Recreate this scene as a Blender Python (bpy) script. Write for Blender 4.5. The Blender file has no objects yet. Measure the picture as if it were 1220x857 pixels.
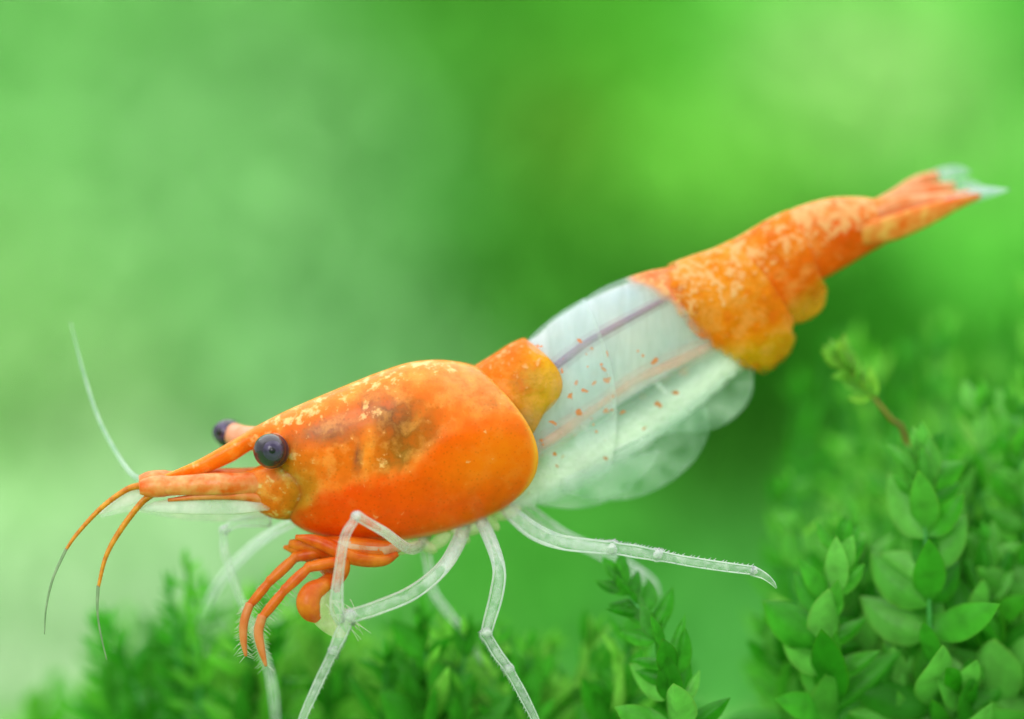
import bpy, bmesh, math, random
from mathutils import Vector, Matrix, noise as mnoise
R = math.radians
random.seed(7)
scene = bpy.context.scene
col = scene.collection
# one scene unit is one centimetre (the shrimp is about 2.7 cm long)
scene.unit_settings.system = 'METRIC'
scene.unit_settings.scale_length = 0.01
U = 3.0 / 1220.0                 # modelling step: 1220 steps make 3 cm
DC = 3.0 * 100.0 / 36.0 / U      # camera distance in steps

# ------------------------------------------------------------------ camera
cam_d = bpy.data.cameras.new('camera')
cam = bpy.data.objects.new('camera', cam_d); col.objects.link(cam)
cam.location = (0, -DC * U, 0); cam.rotation_euler = (R(90), 0, 0)
cam_d.lens = 100; cam_d.sensor_width = 36
cam_d.clip_start = 0.05; cam_d.clip_end = 500
cam_d.dof.use_dof = True
cam_d.dof.focus_distance = (DC - 62) * U
cam_d.dof.aperture_fstop = 0.2
scene.camera = cam

# ------------------------------------------------------------------ world, lamps, exposure
w = bpy.data.worlds.new('World'); scene.world = w; w.use_nodes = True
bg = w.node_tree.nodes['Background']
bg.inputs[0].default_value = (0.90, 0.96, 0.90, 1); bg.inputs[1].default_value = 0.95
def area(name, loc, target, sx, sy, power, colr):
    d = bpy.data.lights.new(name, 'AREA'); d.shape = 'RECTANGLE'; d.size = sx; d.size_y = sy
    d.energy = power; d.color = colr
    o = bpy.data.objects.new(name, d); col.objects.link(o); o.location = loc
    o.rotation_euler = (Vector(target) - Vector(loc)).to_track_quat('-Z', 'Y').to_euler()
    return o
area('aquarium_lamp', (0, 9, 15), (0, 9, 0), 44, 34, 8200, (1, 0.99, 0.95))
area('flash_softbox', (-3.0, -9.0, 3.6), (0, 0, -0.2), 5.0, 5.0, 520, (1, 0.98, 0.95))
scene.view_settings.view_transform = 'Standard'
scene.view_settings.look = 'None'
scene.view_settings.exposure = 0.0
scene.view_settings.gamma = 1.0
scene.render.engine = 'CYCLES'
cy = scene.cycles
cy.use_denoising = True
cy.max_bounces = 7; cy.diffuse_bounces = 2; cy.glossy_bounces = 2; cy.transparent_max_bounces = 28; cy.transmission_bounces = 6
cy.caustics_reflective = False; cy.caustics_refractive = False
cy.sample_clamp_indirect = 6.0

# ------------------------------------------------------------------ helpers
def P(x, y, d=0.0):
    s = 1.0 + d / DC
    return Vector(((x - 610.0) * s * U, d * U, (428.5 - y) * s * U))
def lin(c):
    c /= 255.0
    return c / 12.92 if c <= 0.04045 else ((c + 0.055) / 1.055) ** 2.4
def rgb(r, g, b): return (lin(r), lin(g), lin(b))
def mixc(a, b, t): return tuple(a[i] + (b[i] - a[i]) * t for i in range(3))
def sstep(a, b, x):
    t = min(1, max(0, (x - a) / (b - a))); return t * t * (3 - 2 * t)
def gauss(x, y, cx, cy_, rx, ry, ang=0.0):
    dx, dy = x - cx, y - cy_
    c, s = math.cos(ang), math.sin(ang)
    u, v = dx * c + dy * s, -dx * s + dy * c
    return math.exp(-(u * u / (rx * rx) + v * v / (ry * ry)))
def crom(p0, p1, p2, p3, t):
    return tuple(0.5 * (2 * b + (c - a) * t + (2 * a - 5 * b + 4 * c - d) * t * t + (3 * b - a - 3 * c + d) * t ** 3)
                 for a, b, c, d in zip(p0, p1, p2, p3))
def resample(pts, n):
    """n+1 samples along a Catmull-Rom curve through tuples"""
    out = []; m = len(pts) - 1
    for i in range(n + 1):
        f = i / n * m; k = min(int(f), m - 1); t = f - k
        p0 = pts[k - 1] if k > 0 else tuple(2 * a - b for a, b in zip(pts[0], pts[1]))
        p3 = pts[k + 2] if k + 2 <= m else tuple(2 * a - b for a, b in zip(pts[m], pts[m - 1]))
        out.append(crom(p0, pts[k], pts[k + 1], p3, t))
    return out
def tag(o, label=None, cat=None, group=None, kind=None):
    if label: o['label'] = label
    if cat: o['category'] = cat
    if group: o['group'] = group
    if kind: o['kind'] = kind
    return o
def link(name, me, parent=None):
    o = bpy.data.objects.new(name, me); col.objects.link(o); o.parent = parent
    return o
def mesh_of(name, verts, faces, mats, smooth=True, fmat=None):
    me = bpy.data.meshes.new(name); me.from_pydata([tuple(v) for v in verts], [], faces)
    bm = bmesh.new(); bm.from_mesh(me)
    bmesh.ops.recalc_face_normals(bm, faces=bm.faces[:]); bm.to_mesh(me); bm.free()
    for m in mats: me.materials.append(m)
    me.polygons.foreach_set('use_smooth', [smooth] * len(me.polygons))
    if fmat: me.polygons.foreach_set('material_index', fmat)
    me.update()
    return me

# ------------------------------------------------------------------ materials
def new_mat(name):
    m = bpy.data.materials.new(name); m.use_nodes = True
    nt = m.node_tree; nt.nodes.clear()
    return m, nt, (lambda t, **k: mk(nt, t, **k))
def mk(nt, t, **k):
    n = nt.nodes.new(t)
    for a, b in k.items():
        if a.startswith('i_'): n.inputs[a[2:].replace('_', ' ')].default_value = b
        else: setattr(n, a, b)
    return n
def ramp(N, p0, p1, c0=0.0, c1=1.0):
    r = N('ShaderNodeMapRange'); r.inputs['From Min'].default_value = p0; r.inputs['From Max'].default_value = p1
    r.inputs['To Min'].default_value = c0; r.inputs['To Max'].default_value = c1
    return r
def mixrgb(N, blend='MIX'):
    n = N('ShaderNodeMix', data_type='RGBA', blend_type=blend)
    return n, n.inputs[0], n.inputs[6], n.inputs[7], n.outputs[2]

def body_material(name, sss):
    m, nt, N = new_mat(name); L = nt.links.new
    out = N('ShaderNodeOutputMaterial'); tc = N('ShaderNodeTexCoord')
    pig = N('ShaderNodeAttribute', attribute_name='pig')
    alp = N('ShaderNodeAttribute', attribute_name='alp')
    spk = N('ShaderNodeAttribute', attribute_name='spk')
    spo = N('ShaderNodeAttribute', attribute_name='spo')
    n1 = N('ShaderNodeTexNoise'); n1.inputs['Scale'].default_value = 9; n1.inputs['Detail'].default_value = 6
    n1.inputs['Roughness'].default_value = 0.62
    L(tc.outputs['Object'], n1.inputs['Vector'])
    r1 = ramp(N, 0.3, 0.7, 0.84, 1.14); L(n1.outputs['Fac'], r1.inputs['Value'])
    mul, f, a, b, o = mixrgb(N, 'MULTIPLY'); f.default_value = 1.0
    L(pig.outputs['Color'], a); L(r1.outputs['Result'], b)
    # pigment mottling
    mot = N('ShaderNodeAttribute', attribute_name='mot')
    nm = N('ShaderNodeTexNoise'); nm.inputs['Scale'].default_value = 20 if sss else 15; nm.inputs['Detail'].default_value = 5; nm.inputs['Roughness'].default_value = 0.6
    nm.inputs['Distortion'].default_value = 0.15
    L(tc.outputs['Object'], nm.inputs['Vector'])
    rm = ramp(N, 0.36, 0.64, -1.0, 1.0); L(nm.outputs['Fac'], rm.inputs['Value'])
    mm = N('ShaderNodeMath', operation='MULTIPLY'); L(rm.outputs['Result'], mm.inputs[0]); L(mot.outputs['Fac'], mm.inputs[1])
    dk = N('ShaderNodeMath', operation='MULTIPLY', use_clamp=True); dk.inputs[1].default_value = -1.0; L(mm.outputs[0], dk.inputs[0])
    lt = N('ShaderNodeMath', operation='MULTIPLY', use_clamp=True); lt.inputs[1].default_value = 0.8; L(mm.outputs[0], lt.inputs[0])
    md, fd_, ad2, bd2, od2 = mixrgb(N); L(dk.outputs[0], fd_); L(o, ad2); bd2.default_value = (0.80, 0.13, 0.004, 1)
    ml, fl_, al2, bl2, ol2 = mixrgb(N); L(lt.outputs[0], fl_); L(od2, al2); bl2.default_value = (1.0, 0.42, 0.10, 1)
    o = ol2
    # fine pigment cells
    v0 = N('ShaderNodeTexVoronoi'); v0.inputs['Scale'].default_value = 75
    L(tc.outputs['Object'], v0.inputs['Vector'])
    r0 = ramp(N, 0.05, 0.35, 0.86, 1.02); L(v0.outputs['Distance'], r0.inputs['Value'])
    m0, f0, a0, b0, o0 = mixrgb(N, 'MULTIPLY'); f0.default_value = 1.0
    L(o, a0); L(r0.outputs['Result'], b0)
    # pale flecks
    nf = N('ShaderNodeTexNoise'); nf.inputs['Scale'].default_value = 40; nf.inputs['Detail'].default_value = 2.5
    nf.inputs['Roughness'].default_value = 0.6
    L(tc.outputs['Object'], nf.inputs['Vector'])
    th = N('ShaderNodeMath', operation='MULTIPLY_ADD'); th.inputs[1].default_value = 0.24; th.inputs[2].default_value = -0.70
    L(spk.outputs['Fac'], th.inputs[0])
    ad = N('ShaderNodeMath', operation='ADD'); L(nf.outputs['Fac'], ad.inputs[0]); L(th.outputs[0], ad.inputs[1])
    rf = ramp(N, -0.02, 0.12, 0.0, 0.8); L(ad.outputs[0], rf.inputs['Value'])
    m2, f2, a2, b2, o2 = mixrgb(N); L(rf.outputs['Result'], f2); L(o0, a2); b2.default_value = (1.0, 0.55, 0.24, 1)
    # orange chromatophore spots
    v1 = N('ShaderNodeTexVoronoi'); v1.inputs['Scale'].default_value = 25; v1.inputs['Randomness'].default_value = 1
    nd = N('ShaderNodeTexNoise'); nd.inputs['Scale'].default_value = 30
    L(tc.outputs['Object'], nd.inputs['Vector'])
    dm, fd, ad_, bd, od = mixrgb(N, 'ADD'); fd.default_value = 0.045
    L(tc.outputs['Object'], ad_); L(nd.outputs['Color'], bd); L(od, v1.inputs['Vector'])
    wn = N('ShaderNodeTexWhiteNoise', noise_dimensions='3D'); L(v1.outputs['Color'], wn.inputs['Vector'])
    s1 = ramp(N, 0.24, 0.17); L(v1.outputs['Distance'], s1.inputs['Value'])
    gt = N('ShaderNodeMath', operation='LESS_THAN'); L(wn.outputs['Value'], gt.inputs[0]); L(spo.outputs['Fac'], gt.inputs[1])
    sp = N('ShaderNodeMath', operation='MULTIPLY'); L(s1.outputs['Result'], sp.inputs[0]); L(gt.outputs[0], sp.inputs[1])
    m3, f3, a3, b3, o3 = mixrgb(N); L(sp.outputs[0], f3); L(o2, a3); b3.default_value = (0.85, 0.22, 0.03, 1)
    al = N('ShaderNodeMath', operation='MAXIMUM'); L(alp.outputs['Fac'], al.inputs[0])
    sp2 = N('ShaderNodeMath', operation='MULTIPLY'); sp2.inputs[1].default_value = 0.8; L(sp.outputs[0], sp2.inputs[0]); L(sp2.outputs[0], al.inputs[1])
    p = N('ShaderNodeBsdfPrincipled'); L(o3, p.inputs['Base Color'])
    p.inputs['Roughness'].default_value = 0.34; p.inputs['IOR'].default_value = 1.36
    p.inputs['Specular IOR Level'].default_value = 0.18
    if sss:
        p.inputs['Subsurface Weight'].default_value = 0.6
        p.inputs['Subsurface Radius'].default_value = (1.0, 0.30, 0.08)
        p.inputs['Subsurface Scale'].default_value = 0.16
        p.inputs['Coat Weight'].default_value = 0.2; p.inputs['Coat Roughness'].default_value = 0.16; p.inputs['Coat IOR'].default_value = 1.4
    bp = N('ShaderNodeBump'); bp.inputs['Strength'].default_value = 0.10 if sss else 0.35; bp.inputs['Distance'].default_value = 0.02
    L(nf.outputs['Fac'], bp.inputs['Height']); L(bp.outputs[0], p.inputs['Normal'])
    sh = p.outputs[0]
    if not sss:
        tl = N('ShaderNodeBsdfTranslucent'); L(o3, tl.inputs['Color'])
        mx = N('ShaderNodeMixShader'); mx.inputs[0].default_value = 0.3; L(sh, mx.inputs[1]); L(tl.outputs[0], mx.inputs[2]); sh = mx.outputs[0]
    tr = N('ShaderNodeBsdfTransparent')
    ma = N('ShaderNodeMixShader'); L(al.outputs[0], ma.inputs[0]); L(tr.outputs[0], ma.inputs[1]); L(sh, ma.inputs[2])
    L(ma.outputs[0], out.inputs['Surface'])
    return m

def tissue(name, c, alpha=1.0, rough=0.35, trans=0.3, var=0.25, nscale=20, sss=0.0, c2=None, spec=0.4, bump=0.0, avar=0.0, rim=0.0):
    """soft tissue / cuticle: principled + translucent, let-through by alpha, mottled with noise"""
    m, nt, N = new_mat(name); L = nt.links.new
    out = N('ShaderNodeOutputMaterial'); tc = N('ShaderNodeTexCoord')
    n = N('ShaderNodeTexNoise'); n.inputs['Scale'].default_value = nscale; n.inputs['Detail'].default_value = 5
    L(tc.outputs['Object'], n.inputs['Vector'])
    r = ramp(N, 0.3, 0.7); L(n.outputs['Fac'], r.inputs['Value'])
    mx_, f, a, b, o = mixrgb(N); L(r.outputs['Result'], f)
    cc = c2 or tuple(min(1, v * (1 + var)) for v in c)
    a.default_value = (*[v * (1 - (0 if c2 else var)) for v in c], 1); b.default_value = (*cc, 1)
    p = N('ShaderNodeBsdfPrincipled'); L(o, p.inputs['Base Color']); p.inputs['Roughness'].default_value = rough
    p.inputs['Specular IOR Level'].default_value = spec
    if sss: 
        p.inputs['Subsurface Weight'].default_value = sss; p.inputs['Subsurface Scale'].default_value = 0.06
        p.inputs['Subsurface Radius'].default_value = (1, 0.4, 0.15)
    if bump:
        bp = N('ShaderNodeBump'); bp.inputs['Strength'].default_value = bump; bp.inputs['Distance'].default_value = 0.02
        L(n.outputs['Fac'], bp.inputs['Height']); L(bp.outputs[0], p.inputs['Normal'])
    sh = p.outputs[0]
    if trans:
        t = N('ShaderNodeBsdfTranslucent'); L(o, t.inputs['Color'])
        q = N('ShaderNodeMixShader'); q.inputs[0].default_value = trans; L(sh, q.inputs[1]); L(t.outputs[0], q.inputs[2]); sh = q.outputs[0]
    if alpha < 1:
        tr = N('ShaderNodeBsdfTransparent')
        q = N('ShaderNodeMixShader'); L(tr.outputs[0], q.inputs[1]); L(sh, q.inputs[2])
        ra = ramp(N, 0.3, 0.7, max(0, alpha - avar), min(1, alpha + avar)); L(n.outputs['Fac'], ra.inputs['Value'])
        fac = ra.outputs['Result']
        if rim:                                    # a thin scattering film turns denser at grazing angles
            fr = N('ShaderNodeFresnel'); fr.inputs['IOR'].default_value = 1.33
            mu = N('ShaderNodeMath', operation='MULTIPLY_ADD', use_clamp=True); mu.inputs[1].default_value = rim
            L(fr.outputs[0], mu.inputs[0]); L(fac, mu.inputs[2]); fac = mu.outputs[0]
        L(fac, q.inputs[0]); sh = q.outputs[0]
    L(sh, out.inputs['Surface'])
    return m

M_CARA = body_material('carapace_cuticle', True)
M_SHELL = body_material('abdomen_cuticle', False)
def muscle_material():
    m, nt, N = new_mat('milky_muscle'); L = nt.links.new
    out = N('ShaderNodeOutputMaterial'); tc = N('ShaderNodeTexCoord')
    mp = N('ShaderNodeMapping'); mp.inputs['Rotation'].default_value = (0, R(-20), 0); mp.inputs['Scale'].default_value = (26, 5, 5)
    L(tc.outputs['Object'], mp.inputs['Vector'])
    n = N('ShaderNodeTexNoise'); n.inputs['Scale'].default_value = 1.0; n.inputs['Detail'].default_value = 6; n.inputs['Distortion'].default_value = 0.8
    L(mp.outputs[0], n.inputs['Vector'])
    n2 = N('ShaderNodeTexNoise'); n2.inputs['Scale'].default_value = 5; n2.inputs['Detail'].default_value = 4; L(tc.outputs['Object'], n2.inputs['Vector'])
    r = ramp(N, 0.3, 0.7); L(n2.outputs['Fac'], r.inputs['Value'])
    mx_, f, a, b, o = mixrgb(N); L(r.outputs['Result'], f); a.default_value = (*rgb(205, 222, 242), 1); b.default_value = (*rgb(250, 246, 252), 1)
    p = N('ShaderNodeBsdfPrincipled'); L(o, p.inputs['Base Color']); p.inputs['Roughness'].default_value = 0.45
    t = N('ShaderNodeBsdfTranslucent'); L(o, t.inputs['Color'])
    q = N('ShaderNodeMixShader'); q.inputs[0].default_value = 0.3; L(p.outputs[0], q.inputs[1]); L(t.outputs[0], q.inputs[2])
    ra = ramp(N, 0.3, 0.7, 0.46, 0.78); L(n.outputs['Fac'], ra.inputs['Value'])
    tr = N('ShaderNodeBsdfTransparent'); z = N('ShaderNodeMixShader')
    L(ra.outputs['Result'], z.inputs[0]); L(tr.outputs[0], z.inputs[1]); L(q.outputs[0], z.inputs[2]); L(z.outputs[0], out.inputs['Surface'])
    return m
M_MUSCLE = muscle_material()
M_GUT = tissue('gut_purple', rgb(122, 84, 156), 0.58, 0.5, 0.2, nscale=9, c2=rgb(190, 140, 165), avar=0.12)
M_GUTH = tissue('gut_wall', rgb(170, 140, 190), 0.18, 0.5, 0.2, nscale=9, c2=rgb(215, 180, 190), avar=0.1)
M_NERVE = tissue('pink_cord', rgb(252, 150, 105), 0.32, 0.5, 0.3, nscale=11, c2=rgb(252, 200, 180), avar=0.25)
M_NERVE2 = tissue('pink_sheath', rgb(250, 190, 165), 0.14, 0.5, 0.3, nscale=10, c2=rgb(250, 225, 215), avar=0.14)
M_GLASS = tissue('clear_leg_cuticle', rgb(228, 238, 242), 0.10, 0.15, 0.3, nscale=34, c2=rgb(250, 252, 252), avar=0.11, spec=0.9, bump=0.4, rim=0.95)
M_CORE = tissue('leg_muscle', rgb(228, 238, 242), 0.14, 0.5, 0.3, nscale=48, c2=rgb(250, 250, 252), avar=0.2)
M_JOINT = tissue('white_joint', rgb(235, 240, 245), 0.40, 0.25, 0.3, nscale=40, c2=rgb(255, 255, 255), avar=0.3, spec=0.8, bump=0.4)
M_FIN = tissue('clear_swimmeret', rgb(175, 220, 195), 0.12, 0.25, 0.35, nscale=12, c2=rgb(235, 248, 240), avar=0.10, spec=0.5, rim=0.25)
M_STALK = tissue('white_swimmeret_stalk', rgb(215, 235, 230), 0.26, 0.3, 0.35, nscale=18, c2=rgb(250, 252, 250), avar=0.2)
M_SCALE = tissue('clear_antenna_scale', rgb(215, 228, 222), 0.42, 0.25, 0.3, nscale=12, c2=rgb(250, 248, 245), avar=0.25, spec=0.6)
M_PED = tissue('orange_feeler_base', rgb(248, 104, 22), 1.0, 0.3, 0.25, nscale=30, c2=rgb(255, 178, 112), bump=0.3)
M_FEEL = tissue('orange_feeler', rgb(205, 110, 10), 1.0, 0.35, 0.3, nscale=45, c2=rgb(245, 170, 50), bump=0.3)
M_FEELEND = tissue('grey_feeler_end', rgb(120, 150, 110), 0.7, 0.4, 0.3, nscale=30, c2=rgb(165, 180, 150))
M_FEELW = tissue('pale_feeler', rgb(165, 205, 185), 0.5, 0.35, 0.3, nscale=25, c2=rgb(215, 232, 225))
M_MOUTH = tissue('orange_mouthpart', rgb(236, 84, 4), 0.82, 0.3, 0.35, nscale=18, avar=0.12, c2=rgb(250, 150, 40), bump=0.2)
M_MOUTHC = tissue('clear_mouthpart', rgb(235, 220, 170), 0.35, 0.3, 0.3, nscale=16, c2=rgb(250, 250, 230), avar=0.2)
M_TIP = tissue('peach_claw', rgb(235, 125, 55), 0.9, 0.35, 0.35, nscale=22, c2=rgb(245, 165, 110))
M_BRUSH = tissue('white_bristle', rgb(225, 232, 215), 0.4, 0.4, 0.4, nscale=20, c2=rgb(250, 250, 240))
M_EYEST = tissue('pink_eyestalk', rgb(245, 150, 105), 1.0, 0.35, 0.3, nscale=24, c2=rgb(255, 195, 165))
M_PUPIL = tissue('eye_pupil', rgb(18, 14, 26), 1.0, 0.2, 0.0, nscale=30)
M_TAILW = tissue('clear_tail_tip', rgb(195, 218, 236), 0.36, 0.3, 0.35, nscale=14, c2=rgb(235, 242, 250), avar=0.15)
M_TAILO = tissue('orange_tail_blade', rgb(250, 140, 70), 1.0, 0.35, 0.3, nscale=20, c2=rgb(255, 205, 160), bump=0.3)
M_TAILE = tissue('amber_tail_blade', rgb(252, 112, 22), 1.0, 0.35, 0.3, nscale=26, c2=rgb(255, 190, 100), bump=0.3)

def eye_material():
    m, nt, N = new_mat('compound_eye'); L = nt.links.new
    out = N('ShaderNodeOutputMaterial'); tc = N('ShaderNodeTexCoord')
    v = N('ShaderNodeTexVoronoi'); v.inputs['Scale'].default_value = 130; L(tc.outputs['Object'], v.inputs['Vector'])
    n = N('ShaderNodeTexNoise'); n.inputs['Scale'].default_value = 30; L(tc.outputs['Object'], n.inputs['Vector'])
    mx_, f, a, b, o = mixrgb(N); L(n.outputs['Fac'], f); a.default_value = (*rgb(24, 16, 30), 1); b.default_value = (*rgb(46, 34, 56), 1)
    p = N('ShaderNodeBsdfPrincipled'); L(o, p.inputs['Base Color']); p.inputs['Roughness'].default_value = 0.25
    p.inputs['Coat Weight'].default_value = 0.4; p.inputs['Coat Roughness'].default_value = 0.06
    bp = N('ShaderNodeBump'); bp.inputs['Strength'].default_value = 0.15; bp.inputs['Distance'].default_value = 0.005
    L(v.outputs['Distance'], bp.inputs['Height']); L(bp.outputs[0], p.inputs['Normal'])
    L(p.outputs[0], out.inputs['Surface'])
    return m
M_EYE = eye_material()
M_IRIS = tissue('violet_iris', rgb(50, 40, 68), 1.0, 0.12, 0.0, nscale=40, c2=rgb(84, 72, 106), bump=0.1)
M_EYED = tissue('dark_eye_rim', rgb(40, 28, 48), 1.0, 0.3, 0.0, nscale=30)

def leaf_material(name, ca, cb, tip, gloss=0.35, attr=None, tw=0.6):
    m, nt, N = new_mat(name); L = nt.links.new
    out = N('ShaderNodeOutputMaterial'); tc = N('ShaderNodeTexCoord'); oi = N('ShaderNodeObjectInfo')
    n = N('ShaderNodeTexNoise'); n.inputs['Scale'].default_value = 3.2; n.inputs['Detail'].default_value = 4
    L(tc.outputs['Object'], n.inputs['Vector'])
    if attr:
        at = N('ShaderNodeAttribute', attribute_name=attr); base = at.outputs['Color']
    else:
        mx_, f, a, b, o = mixrgb(N); L(oi.outputs['Random'], f); a.default_value = (*ca, 1); b.default_value = (*cb, 1); base = o
    r = ramp(N, 0.25, 0.75, 0.72, 1.28); L(n.outputs['Fac'], r.inputs['Value'])
    m2, f2, a2, b2, o2 = mixrgb(N, 'MULTIPLY'); f2.default_value = 1; L(base, a2); L(r.outputs['Result'], b2)
    res = o2
    if tip:
        # cell texture and browned margins / tips
        ed = N('ShaderNodeAttribute', attribute_name='edge')
        re = ramp(N, 0.80, 1.0, 0.0, 0.4); L(ed.outputs['Fac'], re.inputs['Value'])
        n2 = N('ShaderNodeTexNoise'); n2.inputs['Scale'].default_value = 5; L(tc.outputs['Object'], n2.inputs['Vector'])
        mm = N('ShaderNodeMath', operation='MULTIPLY'); L(re.outputs['Result'], mm.inputs[0]); L(n2.outputs['Fac'], mm.inputs[1])
        m3, f3, a3, b3, o3 = mixrgb(N); L(mm.outputs[0], f3); L(res, a3); b3.default_value = (*tip, 1); res = o3
    v = N('ShaderNodeTexVoronoi'); v.inputs['Scale'].default_value = 110; L(tc.outputs['Object'], v.inputs['Vector'])
    p = N('ShaderNodeBsdfPrincipled'); L(res, p.inputs['Base Color']); p.inputs['Roughness'].default_value = gloss
    p.inputs['Specular IOR Level'].default_value = 0.35
    bp = N('ShaderNodeBump'); bp.inputs['Strength'].default_value = 0.12; bp.inputs['Distance'].default_value = 0.01
    L(v.outputs['Distance'], bp.inputs['Height']); L(bp.outputs[0], p.inputs['Normal'])
    t = N('ShaderNodeBsdfTranslucent'); L(res, t.inputs['Color'])
    q = N('ShaderNodeMixShader'); q.inputs[0].default_value = tw; L(p.outputs[0], q.inputs[1]); L(t.outputs[0], q.inputs[2])
    L(q.outputs[0], out.inputs['Surface'])
    return m
M_LEAF = leaf_material('moss_leaf', rgb(76, 176, 40), rgb(132, 212, 98), rgb(150, 120, 40))
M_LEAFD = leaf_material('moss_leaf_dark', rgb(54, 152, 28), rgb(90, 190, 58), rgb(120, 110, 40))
M_LEAFP = leaf_material('moss_leaf_pale', rgb(150, 205, 70), rgb(130, 200, 80), None)
M_LEAFF = leaf_material('moss_leaf_fresh', rgb(102, 200, 52), rgb(158, 226, 98), None)
M_STEM = tissue('moss_stem', rgb(60, 150, 60), 1, 0.45, 0.3, nscale=15, c2=rgb(90, 185, 90))
M_STEMB = tissue('brown_moss_stem', rgb(120, 80, 40), 1, 0.5, 0.2, nscale=15, c2=rgb(150, 130, 50))
def back_material():
    m, nt, N = new_mat('background_leaf'); L = nt.links.new
    out = N('ShaderNodeOutputMaterial'); at = N('ShaderNodeAttribute', attribute_name='pig')
    d = N('ShaderNodeBsdfDiffuse'); t = N('ShaderNodeBsdfTranslucent'); q = N('ShaderNodeMixShader'); q.inputs[0].default_value = 0.35
    L(at.outputs['Color'], d.inputs['Color']); L(at.outputs['Color'], t.inputs['Color'])
    L(d.outputs[0], q.inputs[1]); L(t.outputs[0], q.inputs[2]); L(q.outputs[0], out.inputs['Surface'])
    return m
M_BACK = back_material()

def ground_material(name, c1, c2, c3, sc):
    m, nt, N = new_mat(name); L = nt.links.new
    out = N('ShaderNodeOutputMaterial'); tc = N('ShaderNodeTexCoord')
    n = N('ShaderNodeTexNoise'); n.inputs['Scale'].default_value = sc; n.inputs['Detail'].default_value = 5; L(tc.outputs['Object'], n.inputs['Vector'])
    n2 = N('ShaderNodeTexNoise'); n2.inputs['Scale'].default_value = sc * 9; n2.inputs['Detail'].default_value = 5; L(tc.outputs['Object'], n2.inputs['Vector'])
    r = ramp(N, 0.35, 0.65); L(n.outputs['Fac'], r.inputs['Value'])
    a_, f, a, b, o = mixrgb(N); L(r.outputs['Result'], f); a.default_value = (*c1, 1); b.default_value = (*c2, 1)
    r2 = ramp(N, 0.55, 0.7); L(n2.outputs['Fac'], r2.inputs['Value'])
    a2_, f2, a2, b2, o2 = mixrgb(N); L(r2.outputs['Result'], f2); L(o, a2); b2.default_value = (*c3, 1)
    p = N('ShaderNodeBsdfPrincipled'); L(o2, p.inputs['Base Color']); p.inputs['Roughness'].default_value = 0.8
    bp = N('ShaderNodeBump'); bp.inputs['Strength'].default_value = 0.6; bp.inputs['Distance'].default_value = 0.2
    L(n2.outputs['Fac'], bp.inputs['Height']); L(bp.outputs[0], p.inputs['Normal'])
    L(p.outputs[0], out.inputs['Surface'])
    return m
M_GROUND = ground_material('mossy_ground', rgb(88, 160, 58), rgb(120, 185, 88), rgb(70, 140, 45), 0.25)
M_WALL = ground_material('algae_wall', rgb(80, 160, 50), rgb(110, 185, 75), rgb(90, 165, 60), 0.15)

# ------------------------------------------------------------------ setting: ground, back wall, blurred planting behind
GZ = -545.0            # ground height in steps
def ground():
    nx, ny = 80, 80; v = []; f = []
    for j in range(ny + 1):
        for i in range(nx + 1):
            x = -9000 + 18000 * i / nx; y = -3000 + 13500 * j / ny
            h = 60 * mnoise.noise(Vector((x / 700, y / 700, 3)))
            if y < 1200: h -= 0
            v.append(((x) * U, y * U, (GZ - 30 + h * 0.5) * U))
    for j in range(ny):
        for i in range(nx):
            a = j * (nx + 1) + i; f.append((a, a + 1, a + nx + 2, a + nx + 1))
    return tag(link('ground', mesh_of('ground', v, f, [M_GROUND])), kind='structure')
ground()
def wall():
    v = []; f = []; n = 40
    for j in range(21):
        for i in range(n + 1):
            x = -9000 + 18000 * i / n; z = GZ - 300 + 9000 * j / 20
            v.append((x * U, (10300 + 150 * mnoise.noise(Vector((x / 1500, z / 1500, 1)))) * U, z * U))
    for j in range(20):
        for i in range(n):
            a = j * (n + 1) + i; f.append((a, a + 1, a + n + 2, a + n + 1))
    return tag(link('back_wall', mesh_of('back_wall', v, f, [M_WALL])), kind='structure')
wall()

# soft leaf colour patches, blended by place in the view: x, y, radius x, radius y (as seen), leaf colour
LEAF_PATCHES = [(30, 450, 200, 200, rgb(162, 225, 128)), (20, 780, 200, 170, rgb(180, 212, 165)), (230, 640, 170, 130, rgb(176, 216, 162)), (10, 60, 160, 130, rgb(118, 190, 96)),
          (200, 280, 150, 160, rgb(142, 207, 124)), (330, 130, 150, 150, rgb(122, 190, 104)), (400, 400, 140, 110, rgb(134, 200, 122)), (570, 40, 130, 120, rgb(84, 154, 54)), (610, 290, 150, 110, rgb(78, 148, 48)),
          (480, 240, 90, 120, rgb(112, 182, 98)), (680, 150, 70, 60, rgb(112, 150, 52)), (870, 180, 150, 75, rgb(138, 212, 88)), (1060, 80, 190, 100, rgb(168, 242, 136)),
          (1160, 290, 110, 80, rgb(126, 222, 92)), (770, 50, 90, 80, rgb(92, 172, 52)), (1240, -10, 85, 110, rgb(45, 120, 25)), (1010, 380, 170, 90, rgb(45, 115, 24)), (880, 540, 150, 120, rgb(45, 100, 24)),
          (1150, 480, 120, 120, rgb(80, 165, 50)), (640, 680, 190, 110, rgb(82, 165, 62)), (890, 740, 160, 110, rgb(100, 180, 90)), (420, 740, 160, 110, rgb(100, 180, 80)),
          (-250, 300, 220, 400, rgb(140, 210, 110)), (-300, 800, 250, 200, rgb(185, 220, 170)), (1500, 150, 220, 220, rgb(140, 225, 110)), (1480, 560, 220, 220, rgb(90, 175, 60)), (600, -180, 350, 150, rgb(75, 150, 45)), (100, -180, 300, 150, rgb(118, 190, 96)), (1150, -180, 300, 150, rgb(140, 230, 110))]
BACKGAIN = 1.5
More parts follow.
